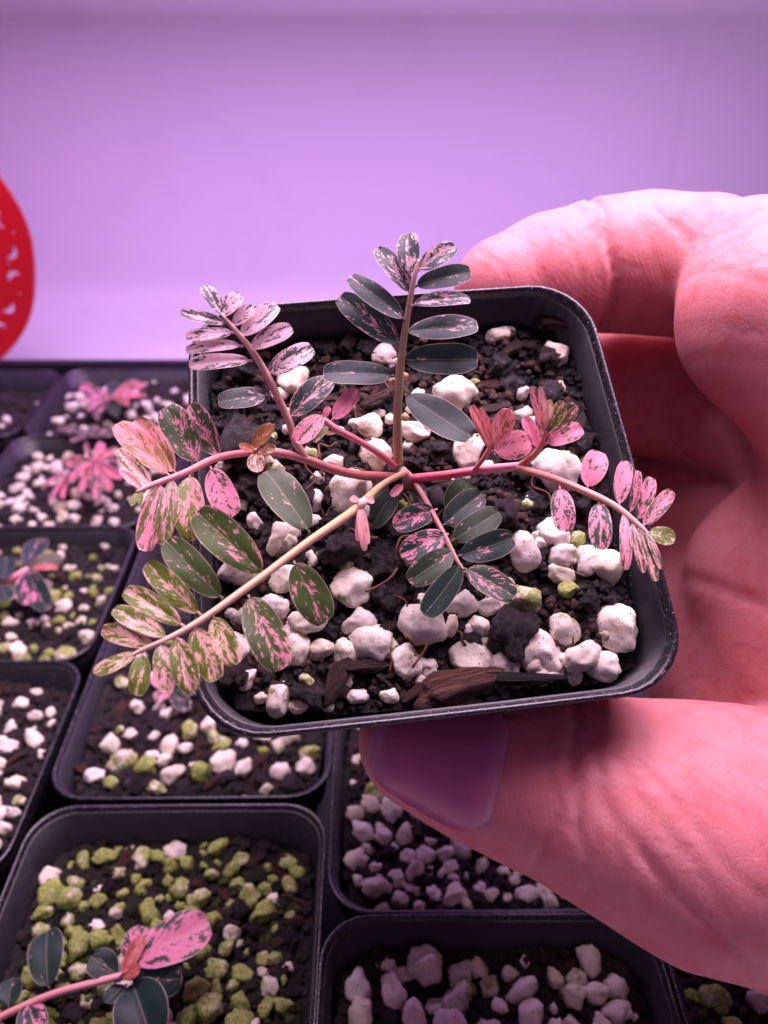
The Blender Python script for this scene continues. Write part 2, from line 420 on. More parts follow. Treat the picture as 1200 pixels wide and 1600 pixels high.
# pebble prototypes
def rock(seed, sub, angular=.6, lump=.18, stretch=(1, 1, 1)):
    rng = random.Random(seed); bm = bmesh.new(); bmesh.ops.create_icosphere(bm, subdivisions=sub, radius=1)
    planes = []
    for _ in range(int(5 + angular * 8)):
        d = Vector((rng.gauss(0, 1), rng.gauss(0, 1), rng.gauss(0, 1))).normalized(); planes.append((d, rng.uniform(.62, .92)))
    for q in bm.verts:
        p = q.co.copy()
        for d, c in planes:
            e = p.dot(d)
            if e > c: p -= d * (e - c) * .92
        k = 1 + lump * mnoise.noise(p * 1.6 + Vector((seed * 3.1, 0, 0))) + lump * .45 * mnoise.noise(p * 4 + Vector((0, seed * 1.7, 0))) + lump * .2 * mnoise.noise(p * 9 + Vector((0, 0, seed * 1.3)))
        p *= k; q.co = Vector((p.x * stretch[0], p.y * stretch[1], p.z * stretch[2]))
    V = np.array([v.co[:] for v in bm.verts]); F = [[v.index for v in f.verts] for f in bm.faces]; bm.free()
    lo, hi = V.min(0), V.max(0); V = (V - (lo + hi) / 2) / ((hi - lo) / 2).max()
    return V, F
def rock_mesh(name, mat, *a, **k):
    V, F = rock(*a, **k); return make_mesh(name, V, F, mat)
PEB = [rock_mesh('pebble', M['pumice'], s, 4, .24, .15, (1, random.Random(s).uniform(.7, .95), random.Random(s + 9).uniform(.65, .85))) for s in range(12)]
PEBL = [rock_mesh('pebble', M['pumice'], s + 40, 3, .4, .30, (1, random.Random(s).uniform(.68, .95), random.Random(s + 9).uniform(.6, .85))) for s in range(10)]
GRA = [rock_mesh('granule', M['granule'], s + 100, 3, .5, .55, (1, random.Random(s).uniform(.7, 1), random.Random(s + 9).uniform(.6, .9))) for s in range(10)]
CHIP = [rock_mesh('bark_chip', M['bark'], s + 200, 3, .9, .35, (1, .42, .26)) for s in range(5)]

def crumb_mesh(name, pts, sizes, rng, mat):
    base = []
    for s in range(4):
        V, F = rock(300 + s, 2, .3, .5); base.append((V, F))
    VV, FF, o = [], [], 0
    for p, sz in zip(pts, sizes):
        V, F = base[rng.randrange(4)]
        q = Matrix.Rotation(rng.uniform(0, 6.3), 3, Vector((rng.gauss(0, 1), rng.gauss(0, 1), rng.gauss(0, 1) + .01)).normalized())
        V2 = V @ np.array(q).T * sz + np.array(p); VV.append(V2); FF += [[i + o for i in f] for f in F]; o += len(V)
    return make_mesh(name, np.concatenate(VV), FF, mat)

def soil_height(x, y, lvl, seed, amp):
    return lvl + amp * (n3((x, y, seed), .9, seed) + .6 * n3((x, y, seed), 2.3, seed * 2) + .35 * n3((x, y, seed), 5.5, seed))
def soil_mesh(half, lvl, seed, amp, warp, n=44):
    V, F = [], []; hs = half * .932
    for i in range(n + 1):
        for j in range(n + 1):
            x, y = (i / n * 2 - 1), (j / n * 2 - 1)
            # squircle mapping keeps the bed inside the rounded walls
            X = x * math.sqrt(1 - .16 * y * y) * hs; Y = y * math.sqrt(1 - .16 * x * x) * hs
            if warp: X *= 1 - warp * (Y / half * .5 + .5)
            V.append((X, Y, soil_height(X, Y, lvl, seed, amp)))
    for i in range(n):
        for j in range(n):
            a = i * (n + 1) + j; F.append((a, a + n + 1, a + n + 2, a + 1))
    return make_mesh('soil', V, F, M['soil'])
def place(o, p, size, rng, flat=.55, angle=None):
    o.location = Vector(p) * U; o.scale = (size * U / U,) * 3
    o.rotation_euler = (rng.gauss(0, flat), rng.gauss(0, flat), rng.uniform(0, 6.3) if angle is None else angle)

def white(rng, dull=0.0):
    k = rng.uniform(.68, .81) * (1 - dull); return (k, k * rng.uniform(.91, .97), k * rng.uniform(.70, .84))
def dark(rng):
    k = rng.choice([.008, .012, .018, .030, .045]); return (k * rng.uniform(1, 1.7), k * .9, k * rng.uniform(.85, 1.1), 1)

def standing_pot(cx, cy, seed, label, nwhite, algae, lvl=-.95, ndark=60, sub_group='pots standing in the tray', rz=0.0, ring=0.0, sizes=(.11, .28), brown=.12):
    rng = random.Random(seed); half = 2.83; wz = lvl
    root = setp(empty('nursery_pot', loc=(cx, cy, .26)), label, 'pot', sub_group)
    root.rotation_euler = (0, 0, math.radians(.6 + rz))
    b, r = pot_meshes(half, 0); obj('pot_body', b, root); obj('rim', r, root)
    lv = POT_H + wz; soil = obj('soil', soil_mesh(half, lv, seed, .16, 0, 30), root)
    used = []
    def spot(sz, tries=80):
        for _ in range(tries):
            a = half * .91 - sz * .8; x, y = rng.uniform(-a, a), rng.uniform(-a, a)
            if used and rng.random() < .22:
                q = used[rng.randrange(len(used))]; x, y = q[0] + rng.gauss(0, .45), q[1] + rng.gauss(0, .45)
                if max(abs(x), abs(y)) > a: continue
            if abs(x) + abs(y) > half * 1.56 - sz: continue
            if ring and max(abs(x), abs(y)) < ring and rng.random() < .65: continue
            if all((x - q[0]) ** 2 + (y - q[1]) ** 2 > (.66 * (sz + q[2])) ** 2 for q in used):
                used.append((x, y, sz)); return x, y
        return None
    for k in range(nwhite):
        sz = rng.uniform(*sizes) * rng.choice([1, 1, .75, 1.1]); p = spot(sz)
        if not p: continue
        al = min(1, max(0, rng.gauss(algae, .30 if algae > .3 else .18)))
        o = obj('pebble', PEBL[rng.randrange(len(PEBL))], soil, color=(*white(rng, .30 * al), al))
        place(o, (p[0], p[1], soil_height(p[0], p[1], lv, seed, .16) + sz * .38), sz, rng)
    for k in range(int(ndark * 1.6)):
        sz = rng.uniform(.10, .25); p = spot(sz)
        if not p: continue
        if rng.random() < brown:
            o = obj('bark_chip', CHIP[rng.randrange(5)], soil, color=(.16, .06, .035, 1)); sz *= 1.3
        else:
            o = obj('granule', GRA[rng.randrange(10)], soil, color=(.035, .05, .012, 1) if algae > .6 and rng.random() < .4 else dark(rng))
        place(o, (p[0], p[1], soil_height(p[0], p[1], lv, seed, .16) + sz * .25), sz, rng)
    pts, szs = [], []
    for k in range(1300):
        x, y = rng.uniform(-.9, .9) * half, rng.uniform(-.9, .9) * half
        if abs(x) + abs(y) > half * 1.6: continue
        s = rng.choice([.04, .05, .07, .09, .12]); pts.append((x, y, soil_height(x, y, lv, seed, .16) + s * .3)); szs.append(s)
    c = obj('soil_crumbs', crumb_mesh('soil_crumbs', pts, szs, rng, M['granule']), soil, color=(.032, .022, .020, 1)); c['kind'] = 'stuff'
    if algae > .6:                             # cushions of moss between the stones
        pts, szs = [], []
        for k in range(420):
            x, y = rng.uniform(-.84, .84) * half, rng.uniform(-.84, .84) * half
            if abs(x) + abs(y) > half * 1.5 or n3((x, y, seed), .8, 3.0) < .0: continue
            s = rng.uniform(.05, .11); pts.append((x, y, soil_height(x, y, lv, seed, .16) + s * .4)); szs.append(s)
        m = obj('moss', crumb_mesh('moss', pts, szs, rng, M['moss']), soil); m['kind'] = 'stuff'
    return root
G = 'pots standing in the tray'
standing_pot(-9.9, 28.35, 11, 'black pot with pale pebbles at the far end beside the tray edge', 70, .0, -.55, 20, ring=0, brown=.2)
standing_pot(-15.65, 28.2, 12, 'mostly hidden black pot in the far corner of the tray at the left edge', 12, .0, -.9, 20)
standing_pot(-9.9, 22.72, 13, 'black pot of white pebbles holding the bright pink seedling', 95, .02, -.6, 20, brown=.2)
standing_pot(-9.86, 17.15, 14, 'black pot with green-tinged pebbles and a grey-leaved pink-stemmed seedling', 100, .5, -.6, 24)
standing_pot(-9.76, 11.55, 15, 'black pot cut by the left edge, with crumbly pinkish pebbles', 95, .25, -.6, 30)
standing_pot(-4.0, 24.7, 16, 'black pot half hidden behind the held pot, far from the viewer', 26, .1, -.6, 16)
standing_pot(-3.97, 19.05, 17, 'black pot glimpsed between the lower left leaves and the held pot', 28, .3, -.6, 20)
standing_pot(-3.93, 13.35, 18, 'black pot with scattered pebbles right below the longest left frond', 75, .45, -.6, 130, brown=.2, sizes=(.15, .32))
standing_pot(-3.9, 7.55, 19, 'front black pot of mossy yellow-green pebbles at lower left', 170, .84, -.85, 190, sizes=(.10, .27))
standing_pot(1.80, 11.0, 20, 'black pot of white pebbles partly covered by the thumb', 190, .12, -.62, 120, brown=.25)
standing_pot(1.79, 5.32, 21, 'front black pot with long pale pebbles below the thumb', 150, .25, -.75, 130, brown=.15, sizes=(.13, .32))
standing_pot(7.5, 6.6, 22, 'black pot with green mossy pebbles at the lower right corner', 100, .9, -1.0, 40)

# ------------------------------------------------------------------ the pot in the hand
HH, WARP = 2.8, .040
hp = setp(empty('nursery_pot', pot_matrix()), 'black square pot held tilted in the hand', 'pot', None)
b, r = pot_meshes(HH, WARP); obj('pot_body', b, hp); obj('rim', r, hp)
HL, HS, HA = -.58, 7, .14                     # soil level below the rim
def hsoil(x, y): return soil_height(x, y, POT_H + HL, HS, HA)
hsoil_o = obj('soil', soil_mesh(HH, POT_H + HL, HS, HA, WARP, 70), hp)
rng = random.Random(77)
used = []
def drop(kind, me, px, py, wpx, ang=None, color=None, lift=.35, flat=.35, sc=None):
    p = on_pot(px, py, HL + .12); sz = wpx / 2 / (142.0 if kind == 'pebble' else 128.0); lim = HH * .90 - (sz * .75 if kind != 'bark_chip' else .1)
    p[1] = min(lim, max(-lim, p[1])); lx = lim - WARP * (p[1] + HH) * .5; p[0] = min(lx, max(-lx, p[0]))
    o = obj(kind, me, hsoil_o, color=color)
    place(o, (p[0], p[1], hsoil(p[0], p[1]) + sz * lift), sz, rng, flat, ang)
    if sc: o.scale = tuple(sz * q for q in sc)
    used.append((p[0], p[1], sz * .85)); return o
STONES = [  # x, y, length, turn (deg, picture), algae
 (460, 588, 74, 30, 0), (437, 612, 42, 10, 0), (600, 550, 54, 60, 0), (775, 494, 58, 10, .05), (798, 510, 28, 0, .1), (880, 545, 56, 60, 0),
 (712, 615, 92, -15, .25), (570, 660, 68, -10, .22), (650, 668, 66, 0, .1), (733, 702, 80, 50, 0), (588, 706, 74, -60, .12), (518, 718, 46, 0, .1),
 (548, 768, 92, 30, 0), (492, 778, 44, 70, 0), (872, 735, 96, 5, .15), (820, 642, 46, 20, .05), (592, 640, 34, 0, 0), (612, 650, 26, 0, .2), (760, 728, 40, 20, .1),
 (441, 840, 72, 60, 0), (398, 812, 42, -50, 0), (448, 902, 70, 0, 0), (425, 950, 62, 20, .1), (372, 890, 86, 10, 0), (552, 916, 80, 0, .22),
 (482, 972, 70, 10, .15), (581, 1005, 76, 0, .05), (540, 1022, 62, 80, 0), (500, 1012, 54, 0, 0), (638, 1032, 66, 15, .05), (662, 975, 90, -45, .04),
 (722, 942, 62, 20, 0), (768, 940, 56, 0, 0), (742, 1028, 88, -40, 0), (790, 1036, 66, 70, 0), (750, 982, 50, 80, 0), (846, 1020, 84, 70, .1), (862, 1056, 58, 20, 0),
 (882, 984, 62, -30, .35), (820, 932, 70, -20, .45), (820, 862, 82, 85, 0), (866, 834, 66, 10, .05), (878, 868, 58, 0, .45), (920, 877, 66, 70, 0), (878, 896, 54, -25, .15),
 (888, 922, 46, 0, .85), (905, 838, 36, 40, .8), (973, 886, 78, 80, 0), (966, 980, 88, 50, .2), (910, 1026, 78, 25, 0), (945, 1042, 62, 20, 0), (433, 1094, 58, 75, .12),
 (408, 1090, 30, 0, .2), (352, 1014, 58, 30, 0), (462, 1012, 66, 60, 0), (560, 972, 64, 30, .35), (642, 868, 38, 60, .1), (700, 900, 34, 0, 0), (530, 1048, 40, 0, 0),
 (495, 742, 30, 0, .1), (615, 560, 30, 0, 0), (660, 520, 26, 0, 0), (900, 1055, 34, 0, 0), (560, 1085, 40, 0, .1), (375, 960, 46, 0, 0), (370, 782, 40, 60, 0), (585, 870, 22, 0, .3), (610, 1100, 34, 0, .1), (470, 1120, 40, 20, .1), (385, 1060, 44, 40, .05), (660, 1062, 36, 0, 0), (510, 1105, 30, 0, .2), (960, 1052, 34, 0, .1)]
for k, (x, y, L, a, al) in enumerate(STONES):
    drop('pebble', PEB[k % 12], x, y, L, math.radians(a), (*white(rng), min(1, al * 1.0 + rng.choice([0, .08, .16, .22]))), .22, .25)
DARK = [(352, 700, 110, 80), (532, 862, 84, 20), (800, 990, 92, 10), (470, 500, 52, 0), (505, 520, 48, 0), (540, 510, 44, 0), (610, 930, 60, 0),
        (385, 760, 60, 30), (760, 660, 56, 0), (740, 1000, 40, 0), (690, 700, 56, 20), (655, 720, 46, 0), (800, 600, 60, 0), (850, 620, 66, 20), (905, 640, 50, 0), (600, 880, 70, 40),
        (860, 560, 52, 0), (820, 540, 50, 0), (780, 570, 60, 0), (690, 780, 60, 0), (840, 780, 60, 0), (880, 790, 54, 0), (790, 800, 60, 0), (350, 1060, 50, 0), (480, 1085, 60, 0), (920, 940, 44, 0), (935, 690, 50, 0)]
for k, (x, y, L, a) in enumerate(DARK):
    drop('granule', GRA[k % 10], x, y, L, math.radians(a), dark(rng), .35, .4)
BARKS = [(715, 1082, 150, 8, (.20, .075, .045)), (655, 1090, 60, 20, (.13, .05, .03)), (800, 1074, 170, -6, (.012, .010, .011)), (525, 1062, 90, 60, (.09, .04, .03)), (590, 625, 70, 20, (.17, .07, .05)),
         (860, 480, 90, -20, (.10, .05, .04)), (800, 545, 60, 30, (.10, .05, .04)), (770, 640, 60, 10, (.09, .045, .035)), (560, 640, 60, -30, (.15, .06, .04)), (720, 760, 70, 10, (.08, .04, .03)),
         (475, 790, 80, 60, (.07, .035, .025)), (575, 1040, 70, 0, (.08, .035, .025)), (930, 660, 50, 70, (.1, .05, .04)), (600, 985, 60, 30, (.07, .04, .03))]
for k, (x, y, L, a, c) in enumerate(BARKS):
    drop('bark_chip', CHIP[k % 5], x, y, L, math.radians(a), (*c, 1), .5, .12, sc=(1, .9 if k != 2 else .32, 1 if k != 2 else .5))
inx = HH * .82
for k in range(110):                            # small broken bits of pumice between the larger ones
    x, y = rng.uniform(-inx, inx) * 1.05, rng.uniform(-inx * 1.05, inx * .8); sz = rng.uniform(.05, .15)
    if abs(x) + abs(y) > HH * 1.5: continue
    used.append((x, y, sz)); o = obj('pebble', PEBL[k % 10], hsoil_o, color=(*white(rng), rng.choice([0, .1, .3, .6]))); place(o, (x, y, hsoil(x, y) + sz * .5), sz, rng, .6)
for k in range(1500):
    if len(used) > 390: break
    sz = rng.uniform(.07, .20); x, y = rng.uniform(-inx, inx) * 1.05, rng.uniform(-inx, inx) * 1.05
    if abs(x) + abs(y) > HH * 1.5: continue
    if any((x - q[0]) ** 2 + (y - q[1]) ** 2 < (.72 * (sz + q[2])) ** 2 for q in used): continue
    used.append((x, y, sz))
    if rng.random() < .1: o = obj('bark_chip', CHIP[k % 5], hsoil_o, color=(rng.uniform(.06, .16), .05, .03, 1)); sz *= 1.4
    else: o = obj('granule', GRA[k % 10], hsoil_o, color=dark(rng))
    place(o, (x, y, hsoil(x, y) + sz * .3), sz, rng, .6)
pts, szs = [], []
for k in range(4200):
    x, y = rng.uniform(-.9, .9) * HH, rng.uniform(-.9, .9) * HH
    if abs(x) + abs(y) > HH * 1.56: continue
    s = rng.choice([.02, .025, .03, .04, .055, .07]) ; pts.append((x, y, hsoil(x, y) + s * .4)); szs.append(s)
o = obj('soil_crumbs', crumb_mesh('soil_crumbs', pts, szs, rng, M['granule']), hsoil_o, color=(.012, .008, .0065, 1)); o['kind'] = 'stuff'
for nm, cnt, c, ss in (('brown_crumbs', 2200, (.13, .058, .038, 1), (.025, .035, .05, .07)), ('pumice_dust', 260, (.40, .32, .29, 1), (.012, .016, .022))):
    pts, szs = [], []
    for k in range(cnt):
        x, y = rng.uniform(-.85, .85) * HH, rng.uniform(-.85, .85) * HH
        if abs(x) + abs(y) > HH * 1.54 or n3((x, y, 3), 1.1, cnt) < -.1: continue
        q = rng.choice(ss); pts.append((x, y, hsoil(x, y) + q * .6 + .03)); szs.append(q)
    o = obj(nm, crumb_mesh(nm, pts, szs, rng, M['granule']), hsoil_o, color=c); o['kind'] = 'stuff'
for k in range(26):                            # fine roots lying on the mix
    x, y = rng.uniform(-2.1, 2.1), rng.uniform(-2.1, 2.1); a = rng.uniform(0, 6.3); L = rng.uniform(.2, .55); z = hsoil(x, y) + rng.uniform(.08, .22)
    P = [np.array([x, y, z]) + t * L * np.array([math.cos(a + q), math.sin(a + q), 0]) + np.array([0, 0, rng.uniform(-.04, .06)]) for t, q in ((0, 0), (.35, rng.uniform(-.5, .5)), (.7, rng.uniform(-.6, .6)), (1, rng.uniform(-.9, .9)))]
    V, F, uv = tube(spline(P, 4), rng.uniform(.010, .020), 5); obj('root_fibre', make_mesh('root_fibre', V, F, M['fibre'], uv), hsoil_o)

# ------------------------------------------------------------------ plants
def leaf_mesh(base, tip, width, N0, roll=0.0, fold=.22, curl=.12, ny=12, nx=8, rng=random):
    """one leaflet: oblong blade with a folded midrib, drooping tip and a short stalk"""
    base, tip = np.asarray(base, float), np.asarray(tip, float)
    T = tip - base; L = np.linalg.norm(T); T /= L
    N = N0 - T * (N0 @ T); N /= np.linalg.norm(N); S = np.cross(T, N)
    N, S = N * math.cos(roll) + S * math.sin(roll), S * math.cos(roll) - N * math.sin(roll)
    asym = rng.uniform(-.03, .03); wav = rng.uniform(0, 6.3); V, UVs, F = [], [], []
    for i in range(ny + 1):
        t = i / ny; v = .5 - .5 * math.cos(math.pi * t)
        q = max(0.0, 1 - abs(2 * v - 1.04) ** 2.5 / 1.04 ** 2.5) ** .52
        hw = width / 2 * max(q, .035) * (1 - .16 * (1 - v) ** 2)
        if v > .999: hw = width * .03
        zc = curl * L * (.25 - (v - .45) ** 2) - .03 * L * v
        for j in range(nx + 1):
            s = j / nx * 2 - 1; a = abs(s)
            z = zc + fold * hw * (a - .35 * a * a) + .035 * width * math.sin(7 * v + wav + 2 * s) * a
            V.append(base + T * (v * L) + S * (s * hw + asym * width * math.sin(math.pi * v)) + N * z); UVs.append((s * .5 + .5, v))
    for i in range(ny):
        for j in range(nx):
            k = i * (nx + 1) + j; F.append((k, k + 1, k + nx + 2, k + nx + 1))
    # stalk
    o = len(V); st = [base - T * .045 - N * .02, base + T * .02]
    tv, tf, _ = tube(st, [.018, .014], 5); V += list(tv); UVs += [(.5, .01)] * len(tv); F += [tuple(i + o for i in f) for f in tf]
    return V, F, UVs

class Plant:
    """parts and leaflets are written in the frame of the thing that carries the plant"""
    def __init__(s, root, tofn, base, N0, seed, hi=True):
        s.root, s.fn, s.base, s.N0, s.rng, s.hi = root, tofn, np.asarray(base, float), np.asarray(N0, float), random.Random(seed), hi
    def stem(s, pts, rad, color, name='stem', n=9):
        P = spline([s.fn(*p) for p in pts], 7) - s.base
        q = np.linspace(0, 1, len(P)); R = np.interp(q, np.linspace(0, 1, len(rad)), rad)
        kn = np.array([1 + .10 * n3(p, 3.0, 2.0) for p in P])
        V, F, uv = tube(P, R * kn, n)
        o = obj(name, make_mesh(name, V, F, M['stem'], uv), s.root, color=(*color, 1)); o['_'] = 0; del o['_']
        o_pts = P; s.line = P; return o
    def leaf(s, par, b, t, wpx, pink=.3, olive=.2, cream=.1, flush=0.0, hb=None, dh=.05, roll=None, fold=None, name='leaflet', pale=0):
        """b, t: base and tip; hb: height of the base (default: nearest stem point), dh: rise of the tip"""
        if hb is None:
            c = s.fn(b[0], b[1], 0.5) - s.base; P = s.line
            # nearest stem point along the line of sight
            best = None
            for p in P:
                z = p[2] + s.base[2]; q = s.fn(b[0], b[1], z) - s.base; d = np.linalg.norm(q[:2] - p[:2])
                if best is None or d < best[0]: best = (d, z)
            hb = best[1]
        B = s.fn(b[0], b[1], hb) - s.base; Tp = s.fn(t[0], t[1], hb + dh) - s.base
        lpx = math.hypot(t[0] - b[0], t[1] - b[1]); wd = wpx * np.linalg.norm((s.fn(b[0] + 50, b[1], hb) - s.base) - B) / 50
        r = s.rng
        V, F, uv = leaf_mesh(B, Tp, wd, s.N0, r.gauss(0, .16) if roll is None else roll, r.uniform(.08, .38) if fold is None else fold, r.uniform(.04, .32), 13 if s.hi else 9, 8 if s.hi else 6, r)
        o = obj(name, make_mesh(name, V, F, M['leaf'], uv), par, color=(pink, olive, cream, 1 - flush)); o.pass_index = pale
        return o

PINKST, GREENST, OLIVEST, REDST = (.80, .070, .17), (.34, .42, .12), (.38, .34, .11), (.30, .05, .05)
crown = on_pot(640, 748, -.45)
pr = setp(empty('variegated_plant', pot_matrix(crown)), 'pink and green variegated plant with six feathery fronds in the held pot', 'plant', 'variegated plants')
pl = Plant(pr, on_pot, crown, (0.02, -.12, 1), 3)
# woody crown
st = pl.stem([(642, 772, -.75), (640, 752, -.42), (628, 735, -.22)], [.09, .085, .06], (.30, .07, .06), 'crown_stem')
pl.leaf(st, (618, 768), (580, 822), 46, .02, .1, hb=-.35, dh=-.1, roll=.5)
pl.leaf(st, (640, 770), (668, 790), 34, .03, .3, hb=-.38, dh=-.05, roll=-.4)
pl.leaf(st, (628, 758), (612, 775), 14, .9, .2, .2, .3, hb=-.3, dh=.1)
# upright frond
f1 = pl.stem([(622, 724, -.25), (621, 650, .25), (626, 570, .70), (633, 515, 1.0), (646, 440, 1.4), (655, 405, 1.55)], [.062, .055, .05, .042, .03, .018], GREENST, 'frond')
for b, t, wd, pk in [((612, 587), (505, 582), 45, .20), ((622, 536), (530, 462), 45, .28), ((629, 497), (546, 431), 38, .26), ((640, 456), (589, 386), 33, .36),
                     ((640, 429), (637, 363), 38, .40), ((656, 420), (711, 383), 34, .46), ((652, 446), (736, 424), 38, .20), ((646, 476), (735, 467), 33, .42),
                     ((638, 518), (747, 508), 46, .22), ((633, 562), (747, 560), 52, .13), ((636, 618), (737, 682), 60, .05)]:
    pl.leaf(f1, b, t, wd, pk, .04, .2, dh=.10, pale=8 if b[1] < 530 else 3)  # upper leaflets get more of the painted backlight
for x, y in ((614, 597), (632, 588), (633, 652)):
    V, F = rock(400 + x, 3, .1, .15); c = pl.fn(x, y, .5) - pl.base
    obj('stipule', make_mesh('stipule', np.array(V) * .055 + c, F, M['stem']), f1, color=(.55, .42, .12, 1))
# left stem with a frond rising from it and a second frond at its end
ls = pl.stem([(618, 746, -.30), (560, 742, -.15), (520, 733, -.05), (478, 718, .05), (430, 706, .18), (388, 706, .28)], [.062, .06, .058, .056, .05, .045], (.55, .10, .10))
f2 = pl.stem([(478, 717, .05), (462, 690, .2), (450, 655, .42), (420, 592, .8), (393, 547, 1.05), (366, 514, 1.25), (345, 490, 1.35)], [.05, .052, .05, .045, .04, .03, .018], (.66, .42, .32), 'frond')
for b, t, wd, pk in [((415, 618), (341, 627), 42, .26), ((388, 563), (295, 569), 31, .62), ((374, 540), (290, 546), 22, .72), ((362, 519), (290, 525), 22, .60), ((351, 505), (282, 486), 22, .48),
                     ((345, 490), (318, 446), 26, .46), ((350, 494), (374, 458), 32, .58), ((365, 508), (396, 478), 24, .62), ((378, 524), (433, 476), 36, .66), ((393, 543), (456, 511), 32, .70),
                     ((421, 583), (488, 542), 40, .52), ((455, 650), (516, 592), 44, .40)]:
    pl.leaf(f2, b, t, wd, pk, .08, .2, dh=.08, pale=9 if b[1] < 600 else 4)  # paleness here paints in violet light from behind
f3 = pl.stem([(392, 706, .28), (340, 715, .42), (290, 738, .55), (240, 757, .62), (213, 769, .64)], [.046, .044, .04, .034, .02], (.74, .22, .22), 'frond')
for b, t, wd, pk, ol, cr, fl in [((308, 721), (258, 634), 54, .50, .25, .05, 0), ((342, 710), (294, 632), 46, .52, .15, .05, 0), ((272, 736), (210, 655), 46, .66, .9, .25, .32), ((262, 740), (182, 660), 46, .62, 1, .25, .42),
                                 ((235, 757), (183, 701), 26, .62, .75, .5, 0), ((222, 764), (188, 735), 14, .75, .6, .4, 0), ((270, 752), (252, 850), 32, .55, .7, .1, 0), ((250, 758), (226, 860), 42, .58, .45, .1, .12),
                                 ((296, 746), (300, 843), 50, .50, .85, .25, .05), ((330, 733), (363, 806), 46, .72, .1, .0, .05), ((215, 769), (205, 790), 11, .3, .9, .8, 0), ((222, 768), (218, 787), 10, .3, .9, .8, 0)]:
    pl.leaf(f3, b, t, wd, pk - .09, min(1, ol + .1), cr, fl, dh=.06)
bud = pl.stem([(412, 706, .22), (403, 700, .36)], [.03, .02], (.74, .22, .12), 'shoot')
for b, t, wd, pk, ol, cr, fl in [((395, 700), (426, 663), 28, .30, 1, .9, .62), ((398, 704), (374, 696), 14, .4, 1, .6, .75), ((400, 705), (430, 700), 18, .5, 1, .8, .3), ((400, 710), (402, 737), 28, .5, .5, .6, .15)]:
    pl.leaf(bud, b, t, wd, pk, ol, cr, fl, hb=.38, dh=.14)
# long lower left frond
f4 = pl.stem([(634, 738, -.25), (598, 757, .0), (562, 790, .22), (530, 814, .35), (480, 848, .50), (400, 908, .70), (320, 965, .85), (270, 994, .92), (225, 1014, .95), (198, 1028, .95)],
             [.044, .040, .056, .050, .047, .043, .037, .030, .024, .013], OLIVEST, 'frond')
for b, t, wd, pk, ol, cr in [((481, 828), (416, 734), 64, .22, .30, .1), ((409, 893), (306, 799), 64, .30, .50, .08), ((344, 932), (258, 844), 52, .26, .20, .2), ((309, 957), (227, 880), 40, .42, .70, .35),
                             ((282, 975), (194, 921), 38, .48, .70, .4), ((258, 995), (177, 950), 34, .50, .70, .4), ((238, 1007), (158, 983), 32, .52, .75, .4), ((212, 1021), (146, 1051), 26, .50, .95, .8),
                             ((461, 882), (508, 972), 60, .30, .45, .05), ((390, 935), (440, 1045), 62, .42, .45, .2), ((334, 966), (368, 1038), 42, .52, .85, .6), ((304, 982), (338, 1062), 46, .50, .85, .45),
                             ((276, 998), (300, 1082), 42, .50, .55, .3), ((252, 1008), (262, 1080), 36, .54, .55, .3), ((222, 1024), (214, 1087), 34, .36, .9, .6)]:
    far = b[0] < 350
    pl.leaf(f4, b, t, wd, pk - (.05 if far else .02), min(1, ol + (.3 if far else .05)), min(1, cr + (.2 if far else .0)), dh=.02)
bd = pl.stem([(575, 778, .18), (566, 786, .30), (562, 796, .30)], [.03, .06, .02], (.80, .55, .40), 'shoot')
for b, t, wd in [((562, 792), (570, 860), 14), ((564, 792), (560, 845), 14), ((568, 780), (585, 782), 14), ((560, 784), (548, 776), 12), ((565, 790), (576, 850), 10)]:
    pl.leaf(bd, b, t, wd, .75, .5, .45, .12, hb=.3, dh=-.05)
# frond leaning towards the viewer
f5 = pl.stem([(650, 756, -.35), (672, 795, -.15), (692, 832, .0), (712, 872, .05), (724, 890, .05)], [.042, .036, .032, .026, .014], (.22, .055, .06), 'frond')
for b, t, wd, pk, ol in [((700, 800), (735, 752), 46, .06, .5), ((679, 797), (616, 822), 40, .40, .08), ((696, 836), (627, 868), 44, .46, .08), ((706, 862), (640, 908), 44, .24, .4), ((719, 886), (664, 961), 44, .14, .12),
                         ((695, 819), (753, 771), 46, .30, .15), ((709, 843), (780, 799), 44, .14, .38), ((720, 868), (803, 840), 46, .24, .15), ((730, 890), (805, 932), 46, .36, .3)]:
    pl.leaf(f5, b, t, wd, pk - .02, ol * .5, .0, .0, dh=.06)
# right stem, its two side shoots and the frond at its end
rs = pl.stem([(645, 748, -.35), (700, 742, -.1), (760, 733, .05), (818, 728, .15)], [.055, .056, .054, .05], PINKST)
f6 = pl.stem([(806, 730, .13), (860, 746, .35), (910, 766, .52), (960, 790, .68), (1000, 822, .78), (1014, 836, .8)], [.045, .05, .045, .038, .028, .016], (.58, .24, .17), 'frond')
for b, t, wd, pk, ol, cr, rl in [((918, 760), (936, 704), 40, .72, .12, .05, None), ((968, 786), (979, 719), 28, .70, .15, .1, None), ((986, 798), (999, 735), 18, .62, .15, .1, .3), ((997, 810), (1019, 745), 26, .58, .2, .1, None),
                                 ((1006, 820), (1051, 766), 26, .66, .35, .15, None), ((1014, 832), (1055, 842), 30, .40, 1.0, .95, None), ((875, 764), (884, 830), 37, .66, .12, .05, None), ((936, 787), (940, 858), 36, .54, .12, .1, None),
                                 ((974, 806), (978, 889), 20, .66, .25, .15, None), ((988, 818), (1006, 894), 14, .55, .3, .4, .4), ((998, 824), (1026, 907), 20, .50, .3, .45, None), ((1008, 830), (1033, 888), 12, .5, .3, .5, None)]:
    pl.leaf(f6, b, t, wd, pk - .06, ol, cr, dh=.06, roll=rl)
s1 = pl.stem([(742, 734, .05), (760, 710, .25), (768, 692, .4)], [.03, .032, .018], (.74, .12, .10), 'shoot')
